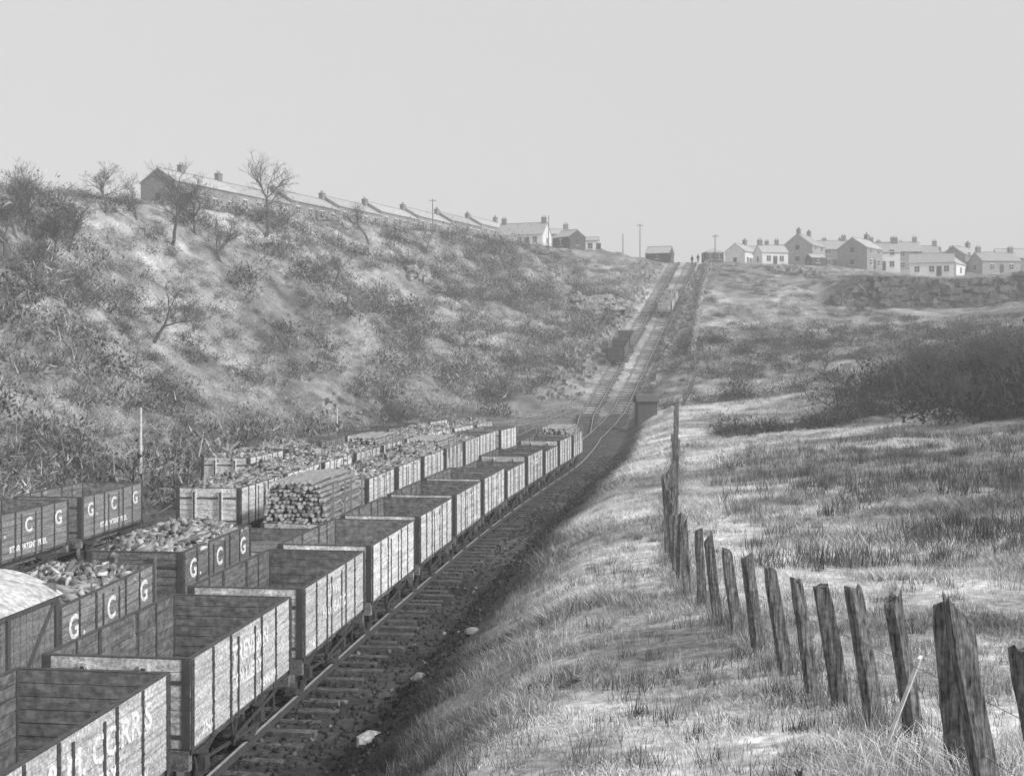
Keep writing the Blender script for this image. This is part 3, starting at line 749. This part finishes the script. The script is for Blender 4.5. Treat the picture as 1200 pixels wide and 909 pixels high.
def ro(x0,x1,y,zr,dy=2):
    def f(t):
        x=random.uniform(x0,x1);yy=y+random.uniform(-dy,dy);return (x,yy,H(x,yy)+random.uniform(-.2,zr))
    return f
slabs('rock_outcrop',170,ro(P(672,186),P(735,186),186,1.4,4),(.5,2.2),M_rock,.35)
slabs('rock_outcrop',110,ro(P(905,222),P(960,222),222,.8,4),(.4,1.7),M_rock,.4)
slabs('rock_outcrop',40,ro(P(385,120),P(425,120),120,.3,2),(.3,.9),M_rock,.4)
slabs('rock_outcrop',60,ro(P(480,165),P(520,165),165,.8,2),(.4,1.4),M_rock,.4)
slabs('rock_outcrop',80,ro(P(620,200),P(665,200),200,1.2,3),(.5,1.8),M_rock,.4)
def spoil(t):
    y=random.uniform(140,232);s=random.random()
    o=-random.uniform(3.4,8.5) if s<.6 else random.uniform(3.4,6.5)
    x=cx(y)+o;return (x,y,H(x,y)+random.uniform(-.1,.2))
slabs('spoil_rocks',1300,spoil,(.2,1.1),M_rock,.5)
def cliff(t):
    x=50+38*t;yc=187+2.5*(float(fbm(np.array([x/6]),np.array([3.]),3,5)[0])-.5)*2
    zb=H(x,yc-1);zt=H(x,yc+2.4);f=random.random()
    return (x+random.uniform(-.5,.5),yc+f*1.2+random.uniform(-.2,.2),zb+(zt-zb)*f-.1)
slabs('quarry_cliff',1100,cliff,(.3,2.2),M_rockd,.4,.5)
def stone(x,y,s,name='boulder',m=M_rock):
    import bmesh
    bm=bmesh.new();bmesh.ops.create_icosphere(bm,subdivisions=2,radius=s)
    for v in bm.verts:
        k=1+random.uniform(-.16,.16);v.co=Vector((v.co.x*k*1.2,v.co.y*k,v.co.z*k*.65))
    me=bpy.data.meshes.new(name);bm.to_mesh(me);bm.free();me.materials.append(m);obj(name,me,(x,y,H(x,y)+s*.25),random.random())
stone(-2.45,20.6,.22,m=M_roofc);stone(-1.9,24.5,.16);stone(.35,15.2,.14,m=M_dark);stone(.5,15.35,.12,m=M_dark)
stone(12.2,30.5,.22);stone(6.4,20,.12);stone(-.9,27,.16)
tree(0.35,15.1,.8,51,(.9,0),.9,3,name='dead_branch',r0=.02)
tree(2.2,9.2,.55,52,(.1,0),.4,3,name='dry_stem',r0=.008)

# ---------------------------------------------------------------- people at the incline head
def person(x,y,ang,s=1.0,stride=.12):
    vs=[(0,0,.95),(0,0,1.2),(0,0,1.42),(0,0,1.52),(0,.01,1.64),(0,.01,1.74),
        (.2,0,1.4),(.27,.02,1.13),(.27,.08,.86),(-.2,0,1.4),(-.27,-.02,1.13),(-.26,.05,.86),
        (.1,0,.9),(.11,stride*.6,.5),(.11,stride,.08),(.11,stride+.16,.04),(-.1,0,.9),(-.11,-.02,.5),(-.11,-stride,.08),(-.11,-stride+.16,.04)]
    ed=[(0,1),(1,2),(2,3),(3,4),(4,5),(2,6),(6,7),(7,8),(2,9),(9,10),(10,11),(0,12),(12,13),(13,14),(14,15),(0,16),(16,17),(17,18),(18,19)]
    rad=[.16,.16,.17,.07,.1,.08,.08,.055,.04,.08,.055,.04,.1,.075,.05,.04,.1,.075,.05,.04]
    me=bpy.data.meshes.new('person');me.from_pydata([tuple(c*s for c in v) for v in vs],ed,[]);me.materials.append(M_cloth)
    o=obj('person',me,(x,y,H(x,y)+.02),ang)
    md=o.modifiers.new('skin','SKIN')
    for i,v in enumerate(me.skin_vertices[0].data): v.radius=(rad[i]*s,rad[i]*s);v.use_root=(i==0)
    sb=o.modifiers.new('sub','SUBSURF');sb.levels=1;sb.render_levels=1
    mb=MB();mb.cyl((0,.01,1.70*s),(0,.01,1.8*s),.12,.1,10);mb.box((0,.1,1.71*s),(.16,.12,.02))
    obj('flat_cap',mb.mesh('flat_cap',[M_dark]),parent=o)
person(P(811,233),233,.3);person(P(818,236),236,2.6,.97,.03)

# ---------------------------------------------------------------- hazy air filling the valley
hm=bpy.data.materials.new('haze');hm.use_nodes=True;nt=hm.node_tree
nt.nodes.remove(nt.nodes['Principled BSDF'])
vs=nt.nodes.new('ShaderNodeVolumeScatter');vs.inputs['Density'].default_value=.0015;vs.inputs['Anisotropy'].default_value=.0;vs.inputs['Color'].default_value=(1,1,1,1)
nt.links.new(vs.outputs[0],nt.nodes['Material Output'].inputs['Volume'])
mb=MB();mb.box((0,180,45),(900,440,130),0);obj('haze',mb.mesh('haze',[hm]))

# ---------------------------------------------------------------- light, sky, camera
sd=Vector((.78,-.46,.64)).normalized()
el=math.asin(sd.z);rot=math.atan2(sd.x,sd.y)
w=bpy.data.worlds.new('World');scene.world=w;w.use_nodes=True;nt=w.node_tree
bg=nt.nodes['Background'];sky=nt.nodes.new('ShaderNodeTexSky');sky.sky_type='NISHITA';sky.sun_disc=False
sky.sun_elevation=el;sky.sun_rotation=rot;sky.dust_density=3.5;sky.air_density=1.0
bw=nt.nodes.new('ShaderNodeRGBToBW');nt.links.new(sky.outputs[0],bw.inputs[0])
ma=nt.nodes.new('ShaderNodeMath');ma.operation='MULTIPLY_ADD';nt.links.new(bw.outputs[0],ma.inputs[0]);ma.inputs[1].default_value=.6;ma.inputs[2].default_value=3.5
nt.links.new(ma.outputs[0],bg.inputs['Color']);bg.inputs['Strength'].default_value=.15
sl=bpy.data.lights.new('sun','SUN');sl.energy=3.4;sl.angle=math.radians(4);sl.color=(1,1,1)
so=bpy.data.objects.new('sun',sl);COL.objects.link(so);so.rotation_euler=sd.to_track_quat('Z','Y').to_euler()
cam=bpy.data.cameras.new('camera');co=bpy.data.objects.new('camera',cam);COL.objects.link(co)
cam.sensor_width=36;cam.lens=42;cam.shift_y=-29.5/1200;cam.clip_end=8000;cam.clip_start=.1
co.location=(0,0,7);co.rotation_euler=(math.radians(90),0,0);scene.camera=co
scene.view_settings.view_transform='Standard';scene.view_settings.look='None';scene.view_settings.exposure=0;scene.view_settings.gamma=1
print('verts',sum(len(m.vertices) for m in bpy.data.meshes))
